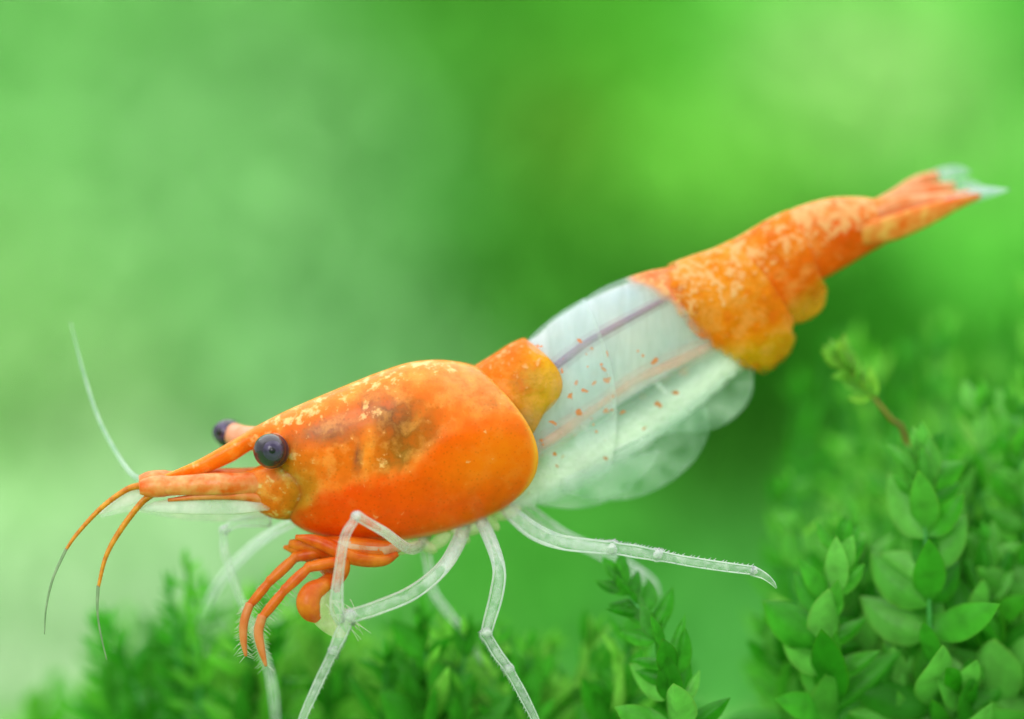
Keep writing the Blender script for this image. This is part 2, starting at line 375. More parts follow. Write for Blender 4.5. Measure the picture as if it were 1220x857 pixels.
def back_foliage():
    rnd = random.Random(3); v = []; f = []; c = []
    for k in range(13000):
        x = rnd.uniform(-450, 1670); y = rnd.uniform(-350, 900); d = rnd.uniform(7000, 9600)
        if y > 560:                               # lower plants stand nearer
            d = rnd.uniform(1500, 7000)
            d = min(d, DC * (-GZ / max(y - 428.5, 1) - 1) * 1.0)
            if d < 1100: continue
        tot = [math.exp(-(((x - q[0]) / q[2]) ** 2 + ((y - q[1]) / q[3]) ** 2)) ** 1.3 + 0.0008 for q in LEAF_PATCHES]; sm = sum(tot)
        cc = tuple(sum(g * q[4][k3] for g, q in zip(tot, LEAF_PATCHES)) / sm for k3 in range(3))
        g_ = 0.30 * cc[0] + 0.6 * cc[1] + 0.1 * cc[2]; ds = 0.22 * sstep(0.06, 0.14, cc[2]) * (1 - sstep(500, 800, x)); cc = tuple((t * (1 - ds) + g_ * ds) * (0.74 if d < 7000 else 1) for t in cc)  # nearer leaves get a darker colour to offset the stronger flash light
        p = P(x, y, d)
        
        L_ = rnd.uniform(180, 340) * U * (0.35 + 0.65 * d / 9600); W = L_ * rnd.uniform(0.28, 0.45)
        q = Matrix.Rotation(rnd.uniform(-1.2, 1.2), 3, 'Y') @ Matrix.Rotation(rnd.uniform(-0.9, 0.1), 3, 'X') @ Matrix.Rotation(rnd.uniform(-0.5, 0.5), 3, 'Z')
        b0 = len(v)
        for (u, hw, dz) in ((0, 0.06, 0), (0.3, 0.45, 0.02), (0.65, 0.4, 0.0), (1, 0.02, -0.1)):
            for s in (-1, 0, 1):
                v.append(p + q @ Vector((s * hw * W, dz * L_ - abs(s) * hw * W * 0.3, (u - 0.5) * L_)))
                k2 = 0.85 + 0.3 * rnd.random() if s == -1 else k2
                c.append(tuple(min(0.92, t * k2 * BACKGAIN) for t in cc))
        for a in range(3):
            for s in range(2):
                i = b0 + a * 3 + s; f.append((i, i + 1, i + 4, i + 3))
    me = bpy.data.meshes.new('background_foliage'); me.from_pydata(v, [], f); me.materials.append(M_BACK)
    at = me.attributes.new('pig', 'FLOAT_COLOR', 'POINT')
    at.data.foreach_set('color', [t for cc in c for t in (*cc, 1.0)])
    me.polygons.foreach_set('use_smooth', [True] * len(me.polygons))
    return tag(link('background_foliage', me), 'soft green water plants far behind the shrimp, light and dark', 'water plants', kind='stuff')
back_foliage()

# ------------------------------------------------------------------ the shrimp
shrimp = bpy.data.objects.new('shrimp', None); col.objects.link(shrimp)
shrimp.location = P(450, 700, -10)
shrimp['label'] = 'orange shrimp with a clear whitish midsection, standing over green moss'
shrimp['category'] = 'shrimp'
bpy.context.view_layer.update()
SINV = Matrix.Translation(-shrimp.location)
def part(name, verts, faces, mats, parent=shrimp, **k):
    me = mesh_of(name, [SINV @ Vector(v) for v in verts], faces, mats, **k)
    return link(name, me, parent)
def depth(x): return (x - 450) * 0.17
KSH = 0.22
def loft(stations, nu, nv, e, closed, dx=0.0, bulge=None, rag=0.0):
    """stations: (tx,ty,bx,by,bulge_x,bulge_y,w) -> design-space grid; returns verts, faces, info(x,y,v)"""
    rows = resample([tuple(map(float, s)) for s in stations], nu)
    verts, info, faces = [], [], []
    m = 2 * nv + 1
    for ri, (tx, ty, bx, by, gx, gy, w_) in enumerate(rows):
        H = math.hypot(bx - tx, by - ty)
        for k in range(m):
            th = math.pi * (1 - k / nv)                # pi .. 0 .. -pi : near bottom -> top -> far bottom
            side = -1 if th >= 0 else 1
            a = abs(th); v = (1 - math.cos(a)) / 2
            pr = math.sin(a) if a < math.pi / 2 else e + (1 - e) * math.sin(a)
            q = 4 * v * (1 - v)
            x = tx + (bx - tx) * v + gx * q; y = ty + (by - ty) * v + gy * q
            d = depth((tx + bx) / 2) + dx + side * w_ * pr - KSH * H / 2 * math.cos(a)
            if bulge: d += side * bulge(x, y)
            if rag and v > 0.8:
                k_ = rag * sstep(0.8, 1.0, v); x += k_ * mnoise.noise(Vector((tx / 9, 3, side))); y += k_ * mnoise.noise(Vector((tx / 7, 8, side)))
            verts.append(P(x, y, d)); info.append((x, y, v, side, d, ri / nu))
    n = len(rows)
    for i in range(n - 1):
        for k in range(m - 1):
            a = i * m + k; faces.append((a, a + 1, a + m + 1, a + m))
        if closed:
            a = i * m; b = i * m + m - 1; faces.append((b, a, a + m, b + m))
    return verts, faces, info

ORA, RED, YEL, PINK = rgb(252, 122, 8), rgb(252, 84, 2), rgb(232, 172, 22), rgb(240, 150, 90)
BROWN, GREYB, DEEP = rgb(150, 92, 26), rgb(140, 92, 66), rgb(245, 92, 4)
CLEAR = rgb(220, 236, 240); WHITE = rgb(250, 252, 252)

SEAM = resample([(300., 640.), (350., 606.), (385., 583.), (435., 571.), (480., 560.), (512., 532.), (540., 507.), (580., 492.), (640., 490.), (700., 500.)], 60)
def seam(x):
    for (a, b), (c_, d_) in zip(SEAM, SEAM[1:]):
        if a <= x <= c_: return b + (d_ - b) * (x - a) / (c_ - a)
    return 700
def paint_cara(x, y, v):
    wx = x + 9 * mnoise.noise(Vector((x / 22, y / 22, 0))) + 4 * mnoise.noise(Vector((x / 8, y / 8, 4)))
    wy = y + 9 * mnoise.noise(Vector((x / 22, y / 22, 7))) + 4 * mnoise.noise(Vector((x / 8, y / 8, 9)))
    nz = mnoise.noise(Vector((x / 13, y / 13, 2)))
    low = sstep(-9, 12, wy - seam(x))
    up = rgb(242, 116, 16)
    up = mixc(up, rgb(240, 140, 50), 0.6 * (1 - sstep(0.06, 0.35, v)))
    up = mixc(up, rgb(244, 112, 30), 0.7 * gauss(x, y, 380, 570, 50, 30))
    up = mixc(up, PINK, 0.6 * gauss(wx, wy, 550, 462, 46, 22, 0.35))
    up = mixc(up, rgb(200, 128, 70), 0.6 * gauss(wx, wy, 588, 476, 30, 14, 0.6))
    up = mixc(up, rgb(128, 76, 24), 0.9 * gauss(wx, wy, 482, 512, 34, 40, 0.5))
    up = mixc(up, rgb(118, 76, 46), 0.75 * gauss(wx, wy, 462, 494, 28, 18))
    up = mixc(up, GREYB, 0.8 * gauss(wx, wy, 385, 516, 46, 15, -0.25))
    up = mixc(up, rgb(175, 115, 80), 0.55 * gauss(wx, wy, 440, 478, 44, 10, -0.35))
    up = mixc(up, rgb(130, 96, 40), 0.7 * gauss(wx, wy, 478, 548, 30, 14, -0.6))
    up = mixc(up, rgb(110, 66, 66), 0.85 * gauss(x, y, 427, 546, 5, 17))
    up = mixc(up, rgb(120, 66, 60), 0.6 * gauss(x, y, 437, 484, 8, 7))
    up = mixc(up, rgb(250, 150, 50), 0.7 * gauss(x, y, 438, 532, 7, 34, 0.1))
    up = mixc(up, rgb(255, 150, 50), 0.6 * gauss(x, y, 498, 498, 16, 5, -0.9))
    up = tuple(t * (1 + 0.16 * nz) for t in up)
    lo = mixc(rgb(250, 76, 1), rgb(252, 98, 2), sstep(380, 560, x))
    lo = mixc(lo, rgb(254, 118, 8), 0.75 * gauss(wx, wy, 600, 525, 40, 36))
    lo = mixc(lo, rgb(250, 80, 2), 0.7 * gauss(wx, wy, 520, 605, 90, 22, -0.2))
    lo = mixc(lo, rgb(255, 128, 14), 0.5 * gauss(wx, wy, 560, 560, 40, 30))
    lo = tuple(t * (1 + 0.07 * nz) for t in lo)
    c = mixc(up, lo, low)
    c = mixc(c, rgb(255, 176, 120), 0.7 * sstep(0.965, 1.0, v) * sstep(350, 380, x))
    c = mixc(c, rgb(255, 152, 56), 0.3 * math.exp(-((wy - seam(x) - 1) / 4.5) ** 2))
    spk = 0.85 * gauss(x, y, 355, 500, 34, 14, -0.4) + 0.95 * gauss(x, y, 438, 494, 16, 20) + 0.8 * gauss(x, y, 458, 548, 14, 12)
    d = y - (430 + (500 - x) * 0.42 if x < 500 else 430)
    if 300 < x < 545: spk = max(spk, 0.72 * (1 - sstep(4, 34, d)))
    if x < 300: spk = max(spk, 0.35)
    spk = max(spk, 0.6 * gauss(x, y, 350, 545, 26, 14))
    return c, 1.0, min(1, spk), 0.0
def paint_head(x, y, v):
    nz = mnoise.noise(Vector((x / 10, y / 10, 2)))
    c = mixc(rgb(246, 112, 20), rgb(252, 150, 70), 0.7 * gauss(x, y, 300, 578, 30, 14)); c = mixc(c, rgb(205, 96, 20), max(0, nz))
    return c, 1.0, 0.45, 0.0
def paint_s1(x, y, v):
    c = mixc(ORA, YEL, sstep(600, 660, x + 0.3 * (y - 440)))
    c = mixc(c, rgb(185, 140, 60), 0.6 * gauss(x, y, 630, 455, 26, 22))
    a = 1 - 0.45 * sstep(650, 676, x) - 0.35 * sstep(478, 500, y)
    return c, max(0.3, a), 0.55 * (1 - sstep(0.05, 0.3, v)), 0.0
def band(x, y):
    # whitish lower band from (610,610) to (885,440)
    t = (x - 610) / 275.0
    yc = 590 - 165 * t - 30 * math.sin(math.pi * min(1, max(0, t)))* -0.4
    return math.exp(-((y - yc) / 25.0) ** 2)
def orange_edge(x, y):
    # pigment border on the third ring
    return sstep(-12, 26, (x - 742) - (y - 332) * (1.9 if y < 372 else 1.9) + 14 * mnoise.noise(Vector((x / 16, y / 16, 0))))
def paint_clear(x, y, v):
    b = band(x, y)
    c = mixc(CLEAR, WHITE, b)
    st = 0.5 + 0.5 * mnoise.noise(Vector(((x + y) / 60, (x * 0.6 + y) / 7, 5)))
    a = 0.16 + 0.85 * b * (0.65 + 0.5 * st)
    o = orange_edge(x, y)
    c = mixc(c, ORA, o * 0.9); a = a + (0.9 - a) * o
    tp = gauss(x, y, 770, 385, 50, 30, -0.6)
    c = mixc(c, rgb(235, 190, 90), 0.5 * tp * (1 - o))
    sp = 0.85 * gauss(x, y, 710, 450, 75, 50, -0.6) + 0.08
    if y > 560 - (x - 620) * 0.5: sp *= 0.35
    return c, min(1, a), 0.75 * o, 0 if o > 0.5 else sp
def paint_s4(x, y, v):
    c = mixc(rgb(248, 148, 28), rgb(240, 128, 8), sstep(0.3, 0.7, v))
    low = sstep(395, 432, y + (x - 880) * 0.35)
    c = mixc(c, rgb(222, 170, 18), low)
    spk = 0.95 * (1 - sstep(0.15, 0.5, v)) + 0.7 * gauss(x, y, 822, 375, 10, 30) + 0.45 * gauss(x, y, 870, 350, 40, 16, -0.4)
    return c, 1 - 0.55 * sstep(405, 442, y + (x - 900) * .5), min(1, spk), 0.0
def paint_s5(x, y, v):
    c = mixc(rgb(246, 136, 30), rgb(240, 108, 6), sstep(0.25, 0.6, v))
    low = sstep(0.72, 0.95, v); c = mixc(c, rgb(215, 165, 20), low)
    return c, 1 - 0.6 * low, min(1, 0.85 * (1 - sstep(0.2, 0.6, v)) + 0.3 * gauss(x, y, 930, 320, 30, 14)), 0.0
def paint_s6(x, y, v):
    c = mixc(rgb(250, 128, 40), rgb(250, 105, 12), sstep(0.4, 0.9, v))
    c = mixc(c, rgb(250, 88, 4), 0.9 * gauss(x, y, 1010, 275, 26, 26, 0.9))
    c = mixc(c, rgb(255, 176, 120), 0.6 * (1 - sstep(0.1, 0.5, v)) * (0.6 + 0.6 * mnoise.noise(Vector((x / 14, y / 14, 3)))))
    return c, 1.0, 0.95 * (1 - sstep(0.35, 0.8, v)) + 0.2, 0.0
def paint_tel(x, y, v):
    return mixc(rgb(250, 140, 70), rgb(252, 165, 110), sstep(1040, 1120, x)), 1.0 - 0.5 * sstep(1120, 1160, x), 0.5, 0.0

CARA = [(188, 569, 189, 572, 0, 0, 2), (212, 559, 215, 568, 0, 0, 4), (238, 547, 244, 564, 0, 0, 7), (268, 530, 276, 551, 0, 0, 10), (298, 512, 309, 534, 0, 0, 16),
        (320, 500, 326, 560, 2, 0, 27), (342, 489, 334, 596, 2, 0, 39), (374, 475, 350, 624, 0, 0, 50), (410, 460, 384, 640, 0, 0, 60), (450, 444, 428, 646, 0, 2, 68),
        (488, 432, 474, 645, 0, 2, 73), (520, 429, 520, 637, 0, 0, 75), (544, 431, 558, 626, 12, 0, 74), (560, 434, 588, 613, 34, 4, 71), (569, 438, 604, 603, 53, 12, 67),
        (565, 444, 600, 598, 46, 12, 58)]
HEAD = [(262, 573, 264, 580, 0, 0, 4), (280, 566, 284, 588, 0, 0, 10), (302, 558, 303, 606, 0, 0, 20), (324, 548, 326, 618, 0, 0, 30), (345, 540, 352, 620, 0, 0, 38), (372, 535, 385, 622, 0, 0, 44)]
S1 = [(548, 446, 590, 580, 20, 0, 54), (585, 424, 615, 545, 36, 0, 57), (607, 410, 628, 512, 38, 2, 58), (624, 403, 636, 500, 40, 4, 57), (622, 408, 632, 498, 36, 4, 50)]
S2 = [(592, 452, 606, 604, 0, 0, 44), (618, 416, 628, 604, 8, 0, 50), (640, 393, 648, 600, 12, 0, 54), (664, 374, 672, 592, 14, 0, 54), (694, 356, 722, 566, 22, 0, 54), (693, 360, 720, 562, 20, 0, 50)]
S3 = [(670, 376, 690, 572, 0, 0, 49), (715, 344, 740, 550, 6, 0, 51), (765, 325, 806, 506, 8, 0, 50), (800, 318, 856, 464, 4, 0, 43), (830, 312, 890, 432, 0, 0, 36)]
S4 = [(790, 322, 880, 430, -22, 0, 47), (797, 315, 886, 437, -28, 4, 50), (826, 304, 914, 442, -8, 4, 49), (850, 296, 938, 420, 4, 2, 46), (872, 286, 946, 386, 8, 0, 43), (869, 290, 940, 384, 6, 0, 37)]
S5 = [(855, 296, 915, 405, 0, 0, 37), (885, 279, 942, 388, 0, 0, 40), (912, 263, 968, 370, 2, 0, 38), (938, 251, 982, 350, 6, 0, 35), (936, 255, 976, 346, 4, 0, 30)]
S6 = [(920, 262, 950, 335, 0, 0, 31), (950, 247, 975, 334, 0, 0, 32), (985, 237, 1008, 317, 0, 0, 29), (1015, 235, 1036, 300, 2, 0, 26), (1038, 237, 1054, 290, 3, 0, 22), (1036, 241, 1050, 286, 2, 0, 16)]
TEL = [(1020, 242, 1036, 280, 0, 0, 18), (1050, 236, 1066, 270, 0, 0, 16), (1090, 232, 1100, 254, 0, 0, 11), (1130, 228, 1134, 239, 0, 0, 6), (1158, 227, 1159, 231, 0, 0, 2)]

def build_body():
    V, F, FM = [], [], []; A = {'pig': [], 'alp': [], 'spk': [], 'spo': [], 'mot': []}
    for st, nu, nv, e, closed, paint, mi in ((CARA, 130, 36, 0.45, True, paint_cara, 0), (HEAD, 24, 16, 0.2, True, paint_head, 0),
                                             (S1, 34, 26, 0.85, False, paint_s1, 1), (S2, 44, 34, 0.72, False, paint_clear, 1),
                                             (S3, 56, 34, 0.72, False, paint_clear, 1), (S4, 44, 28, 0.7, False, paint_s4, 1),
                                             (S5, 36, 24, 0.7, False, paint_s5, 1), (S6, 44, 22, 0.3, True, paint_s6, 1), (TEL, 40, 12, 0.3, True, paint_tel, 1)):
        v, f, info = loft(st, nu, nv, e, closed, bulge=(lambda x, y: 4.5 * sstep(-14, 14, y - seam(x)) * sstep(345, 380, x)) if st is CARA else None, rag=9.0 if (st is S4 or st is S5) else (5.0 if (st is S2 or st is S3) else 0.0))
        o = len(V); V += v; F += [tuple(i + o for i in q) for q in f]; FM += [mi] * len(f)
        for (x, y, vv, side, d, uu) in info:
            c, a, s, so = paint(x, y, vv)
            if st is CARA:
                mo = 0.42 * (1 - 0.75 * sstep(-9, 12, y - seam(x)))
                c = mixc(c, rgb(255, 170, 70), 0.55 * math.exp(-((uu - 0.925) / 0.012) ** 2))
            else: mo = {id(S1): 0.5, id(S4): 0.55, id(S5): 0.6, id(S6): 0.55, id(TEL): 0.5, id(HEAD): 0.6}.get(id(st), 0.0)
            if st is S2: a = min(1, a + 0.12 * math.exp(-((uu - 0.815) / 0.018) ** 2))
            if st is S3: mo = 0.7 * orange_edge(x, y)
            if st is S4: a *= sstep(0.14, 0.30, uu + 0.13 * mnoise.noise(Vector((x / 9, y / 9, 6))) + 0.06 * mnoise.noise(Vector((x / 4, y / 4, 2))))
            if st is S4 or st is S5: c = mixc(c, rgb(170, 90, 10), 0.55 * math.exp(-((uu - 0.815) / 0.02) ** 2))
            A['mot'].append(mo)
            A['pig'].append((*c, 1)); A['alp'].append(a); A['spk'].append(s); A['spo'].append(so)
    o = part('body', V, F, [M_CARA, M_SHELL], fmat=FM)
    me = o.data
    at = me.attributes.new('pig', 'FLOAT_COLOR', 'POINT'); at.data.foreach_set('color', [t for c in A['pig'] for t in c])
    for k in ('alp', 'spk', 'spo', 'mot'):
        at = me.attributes.new(k, 'FLOAT', 'POINT'); at.data.foreach_set('value', A[k])
    o['label'] = 'orange carapace, clear middle rings and speckled orange tail'
    return o
build_body()

# muscle inside the clear rings
MUS = [(592, 450, 630, 560, 10, 0, 28), (624, 412, 650, 540, 10, 0, 40), (642, 398, 666, 528, 10, 0, 45), (668, 376, 700, 506, 10, 0, 46), (725, 346, 760, 468, 8, 0, 44), (790, 324, 830, 425, 0, 0, 36), (850, 305, 890, 390, 0, 0, 26)]
v, f, _ = loft(MUS, 60, 20, 0.0, True); part('abdomen_muscle', v, f, [M_MUSCLE])

def tube(pts, n=10, per=6, flat=1.0, bumps=None):
    """pts: (x,y,d,r) in steps"""
    rows = resample([tuple(map(float, p)) for p in pts], per * (len(pts) - 1))
    C = [P(r[0], r[1], r[2]) for r in rows]; rad = [max(0.15, r[3]) * U for r in rows]
    V, F = [], []
    for i, c in enumerate(C):
        t = (C[min(i + 1, len(C) - 1)] - C[max(i - 1, 0)]).normalized()
        a = t.cross(Vector((0, 1, 0)))
        if a.length < 1e-4: a = Vector((1, 0, 0))
        a.normalize(); b = t.cross(a).normalized()
        for k in range(n):
            th = 2 * math.pi * k / n
            V.append(c + a * math.cos(th) * rad[i] + b * math.sin(th) * rad[i] * flat)
    for i in range(len(C) - 1):
        for k in range(n):
            q = i * n + k; q2 = i * n + (k + 1) % n; F.append((q, q2, q2 + n, q + n))
    F.append(tuple(range(n))[::-1]); F.append(tuple(range((len(C) - 1) * n, len(C) * n)))
    return V, F, C, rad
def join(*vf):
    V, F = [], []
    for v, f in vf:
        o = len(V); V += v; F += [tuple(i + o for i in q) for q in f]
    return V, F
def ball(x, y, d, rx, ry=None, rd=None, n=20, m=14, ang=0.0):
    ry = ry or rx; rd = rd or rx; V, F = [], []
    c0, s0 = math.cos(ang), math.sin(ang)
    for i in range(m + 1):
        ph = math.pi * i / m
        for k in range(n):
            th = 2 * math.pi * k / n
            a = rx * math.sin(ph) * math.cos(th); b = ry * math.cos(ph)
            V.append(P(x + a * c0 - b * s0, y + a * s0 + b * c0, d + rd * math.sin(ph) * math.sin(th)))
    for i in range(m):
        for k in range(n):
            q = i * n + k; q2 = i * n + (k + 1) % n; F.append((q, q2, q2 + n, q + n))
    return V, F

def simple_tube(name, pts, mat, parent=shrimp, **k):
    V, F, _, _ = tube(pts, **k); return part(name, V, F, [mat], parent)
def dd(x, off): return depth(x) + off
GUT = [(640, 452, dd(640, -46), 5), (668, 432, dd(668, -48), 8), (700, 408, dd(700, -49), 7), (735, 388, dd(735, -47), 6.5), (770, 369, dd(770, -44), 5.5), (802, 352, dd(802, -39), 5)]
gut = simple_tube('intestine', [(x, y, d, r * 0.6) for x, y, d, r in GUT], M_GUT, flat=0.7)
simple_tube('intestine_wall', [(x, y, d, r * 1.35) for x, y, d, r in GUT], M_GUTH, gut, flat=0.6)
CORD = [(630, 540, dd(630, -34), 9), (665, 518, dd(665, -35), 10), (710, 486, dd(710, -36), 7), (760, 452, dd(760, -35), 8), (800, 434, dd(800, -33), 10), (835, 418, dd(835, -30), 9), (868, 402, dd(868, -24), 7)]
cord = simple_tube('nerve_cord', [(x, y, d, r * 0.6) for x, y, d, r in CORD], M_NERVE, flat=0.6)
simple_tube('nerve_sheath', [(x, y, d, r * 1.5) for x, y, d, r in CORD], M_NERVE2, cord, flat=0.5)

# eyes
def eye(x, y, d, r, px, py, stalk):
    V, F = ball(x, y, d, r, r, r, 32, 22)
    o = part('eye', V, F, [M_EYE])
    qx, qy = x + (px - x) * 0.5, y + (py - y) * 0.5
    V, F = ball(qx, qy, d - r * 0.26, r * 0.80, r * 0.80, r * 0.80, 32, 22); part('iris', V, F, [M_IRIS], o)
    V, F = ball(px, py, d - r * 0.82, r * 0.30, r * 0.30, r * 0.28, 20, 12); part('pupil', V, F, [M_PUPIL], o)
    # dark rim towards the stalk
    V, F = ball(x + 1.5, y + 0.5, d + r * 0.16, r * 1.03, r * 1.03, r * 0.95, 32, 22); part('eye_rim', V, F, [M_EYED], o)
    V, F, _, _ = tube(stalk, n=16, per=8); part('eyestalk', V, F, [M_EYEST], o)
    return o
eye(322, 537, -72, 20.5, 324, 537, [(322, 534, -66, 16), (330, 530, -45, 15), (338, 526, -20, 17)])
eye(271, 516, 34, 17, 262, 515, [(276, 517, 30, 14), (290, 521, 12, 14), (312, 524, -8, 15)])

# feelers and their bases
def feeler_base(dy, d0, k):
    V, F, _, _ = tube([(330, 577 + dy, d0 + 34, 16 * k), (292, 577 + dy, d0 + 12, 14 * k), (266, 577 + dy, d0, 13.2 * k), (252, 577 + dy, d0, 13.3 * k), (225, 578 + dy, d0 - 4, 12 * k), (203, 579 + dy, d0 - 7, 11.6 * k),
                        (195, 579 + dy, d0 - 7, 13 * k), (178, 580 + dy, d0 - 10, 12.5 * k), (166, 581 + dy, d0 - 12, 8 * k)], n=16, per=4)
    return part('feeler_base', V, F, [M_PED])
feeler_base(0, -52, 1.0)
feeler_base(-7, -18, 0.9)
def feeler(pts, m, endpts=None, endm=None):
    V, F, C, rad = tube([(x, y, d, r * 0.85) for x, y, d, r in pts], n=8, per=18)
    for i in range(len(C)):                      # ring-like beading
        s = 1.0 + (0.13 if i % 2 else -0.05)
        for k in range(8):
            V[i * 8 + k] = C[i] + (V[i * 8 + k] - C[i]) * s
    o = part('feeler', V, F, [m])
    if endpts:
        V, F, _, _ = tube(endpts, n=6, per=8); part('feeler_tip', V, F, [endm], o)
    return o
feeler([(170, 578, -40, 5), (150, 584, -44, 4), (120, 606, -50, 3.4), (92, 636, -56, 2.6), (78, 656, -60, 2)], M_FEEL, [(79, 654, -60, 2), (63, 690, -66, 1.5), (55, 725, -70, 1.1), (53, 756, -74, 0.7)], M_FEELEND)
feeler([(182, 588, -60, 5), (166, 602, -62, 4.2), (142, 634, -66, 3.8), (126, 664, -70, 3), (117, 700, -74, 2.2)], M_FEEL, [(117, 698, -74, 2.1), (116, 728, -78, 1.5), (120, 756, -80, 1.1), (127, 786, -84, 0.7)], M_FEELEND)
feeler([(172, 572, -20, 4.5), (158, 566, -10, 4), (140, 542, 10, 3.4), (118, 500, 30, 2.8), (100, 446, 50, 2), (84, 384, 70, 0.6)], M_FEELW)
feeler([(166, 575, -24, 5), (148, 560, -40, 4), (128, 520, -90, 3), (112, 470, -150, 2), (100, 410, -230, 1)], M_FEELW) if False else None

def blade(name, pts, mat, parent=shrimp, thick=2.5, n=24, fold=0.0):
    """flat blade: pts (x,y,d,halfwidth) along its length, lens-shaped section, width in the picture plane across the axis"""
    rows = resample([tuple(map(float, p)) for p in pts], n)
    V, F = [], []; K = 12
    for i, r in enumerate(rows):
        a = rows[max(i - 1, 0)]; b = rows[min(i + 1, n)]
        tx, ty = b[0] - a[0], b[1] - a[1]; l = math.hypot(tx, ty) or 1; nx, ny = -ty / l, tx / l
        hw = max(0.2, r[3])
        for k in range(K):
            th = 2 * math.pi * k / K; s = math.cos(th); t = math.sin(th)
            V.append(P(r[0] + nx * s * hw, r[1] + ny * s * hw, r[2] + t * thick * min(1, hw / 6) + fold * s * hw))
    for i in range(n):
        for k in range(K):
            q = i * K + k; q2 = i * K + (k + 1) % K; F.append((q, q2, q2 + K, q + K))
    F.append(tuple(range(K))[::-1]); F.append(tuple(range(n * K, n * K + K)))
    return part(name, V, F, [mat], parent)
blade('antenna_scale', [(322, 600, -36, 8), (280, 599, -44, 14), (230, 602, -50, 11), (190, 604, -54, 7), (164, 606, -56, 2)], M_SCALE, fold=0.3)
blade('antenna_scale', [(318, 606, 14, 10), (270, 606, 6, 16), (210, 604, 0, 14), (160, 600, -4, 10), (120, 616, -6, 1)], M_SCALE, fold=-0.3)
blade('antenna_scale', [(182, 588, -30, 4), (158, 592, -34, 9), (138, 602, -36, 6), (118, 613, -38, 1)], M_SCALE)
simple_tube('feeler_base', [(340, 600, -20, 8), (292, 591, -44, 6), (240, 592, -52, 4), (200, 596, -54, 2)], M_PED, n=12)

# mouthparts and front limbs
def limb(name, pts, mat, parent=shrimp, **k): return simple_tube(name, pts, mat, parent, **k)
V, F = join(*[tube(p, n=12)[:2] for p in (
    [(345, 648, -30, 5), (372, 652, -36, 12), (410, 654, -40, 15), (450, 656, -38, 13), (478, 652, -30, 5)],
    [(352, 640, -50, 3), (380, 646, -52, 8), (420, 664, -52, 9), (455, 668, -48, 7), (474, 660, -44, 3)],
    [(338, 652, -26, 2), (356, 656, -30, 8), (384, 672, -36, 9), (398, 690, -40, 8), (402, 706, -42, 3)],
    [(398, 648, -56, 3), (408, 672, -58, 9), (402, 690, -58, 8), (390, 700, -56, 4)])])
mouth = part('mouthparts', V, F, [M_MOUTH])
V, F = join(tube([(366, 648, -30, 3), (400, 650, -46, 7), (440, 655, -44, 9), (476, 655, -34, 7), (500, 648, -20, 4)], n=12)[:2],
            *[ball(x, y, d, r * 1.5, r * 0.72, r * 0.8, 16, 10, a) for x, y, d, r, a in ((486, 650, -10, 11, 0.1), (508, 651, -8, 10, 0.5), (524, 645, -6, 11, -0.6), (548, 637, -2, 10, 0.7), (566, 629, 2, 11, -0.5), (586, 622, 4, 9, 0.9), (604, 611, 8, 12, -0.3))])
part('leg_bases', V, F, [M_MOUTHC])
def feeding_limb(a, tip, off):
    a = [(x, y, d, r * 0.80) for x, y, d, r in a]; tip = [(x, y, d, r * 0.86) for x, y, d, r in tip]
    b = [a[0]]
    for p, q in zip(a, a[1:]):
        b += [tuple(p[k] + (q[k] - p[k]) * t for k in range(3)) + ((p[3] + (q[3] - p[3]) * t) * f,) for t, f in ((0.12, 0.86), (0.3, 1.0), (0.7, 1.05), (0.9, 0.95))] + [q]
    o = limb('feeding_limb', b, M_MOUTH, n=12, per=3)
    rh = random.Random(int(a[0][0])); HV, HF = [], []
    path = resample(b, 40) + resample(tip, 24)
    for p in path[8:]:
        for rep_ in range(2):
            sg = 1 if rep_ else -1; l = rh.uniform(5, 11); ang = rh.uniform(-0.5, 0.5)
            HV, HF = join((HV, HF), tube([(p[0] + sg * p[3] * 0.8, p[1], p[2], 0.5), (p[0] + sg * (p[3] * 0.8 + l * math.cos(ang)), p[1] + l * (0.7 + math.sin(ang)), p[2] + rh.uniform(-4, 4), 0.15)], n=4, per=1)[:2])
    part('hair', HV, HF, [M_BRUSH], o); limb('claw', tip, M_TIP, o, n=10); return o
feeding_limb([(392, 656, -40, 9), (352, 664, -44, 8), (322, 692, -50, 7.5), (297, 722, -54, 6)], [(298, 719, -54, 6), (291, 740, -56, 6), (290, 762, -56, 5), (293, 782, -56, 2)], 0)
feeding_limb([(406, 668, -62, 8), (368, 676, -66, 8), (340, 702, -70, 7.5), (312, 736, -74, 6.5)], [(313, 733, -74, 6.5), (308, 752, -75, 6.5), (311, 772, -76, 5.5), (317, 794, -76, 2)], 0)
# little orange hand in a clear sheath
V, F, _, _ = tube([(394, 688, -50, 7), (384, 698, -62, 10), (372, 706, -70, 13), (367, 718, -74, 14), (371, 730, -74, 12), (379, 739, -72, 5)], n=14, per=8); hand = part('hand', V, F, [M_MOUTH])
V, F = join(tube([(386, 688, -50, 6), (382, 706, -58, 12), (384, 730, -62, 15), (398, 750, -66, 9), (412, 758, -70, 3)], n=14)[:2])
part('sheath', V, F, [M_MOUTHC], hand)
V, F = [], []
rb = random.Random(5)
for k in range(30):
    a = rb.uniform(0.2, 1.5); l = rb.uniform(14, 34); x0, y0 = 404 + rb.uniform(-16, 14), 728 + rb.uniform(-14, 14); d0 = rb.uniform(-84, -64)
    v, f, _, _ = tube([(x0, y0, d0, 0.9), (x0 + math.cos(a) * l * 0.5, y0 + math.sin(a) * l * 0.45, d0 + rb.uniform(-6, 6), 0.6), (x0 + math.cos(a) * l, y0 + math.sin(a) * l * 0.8 + 4, d0 + rb.uniform(-14, 14), 0.4)], n=5, per=3)
    V, F = join((V, F), (v, f))
part('bristles', V, F, [M_BRUSH])

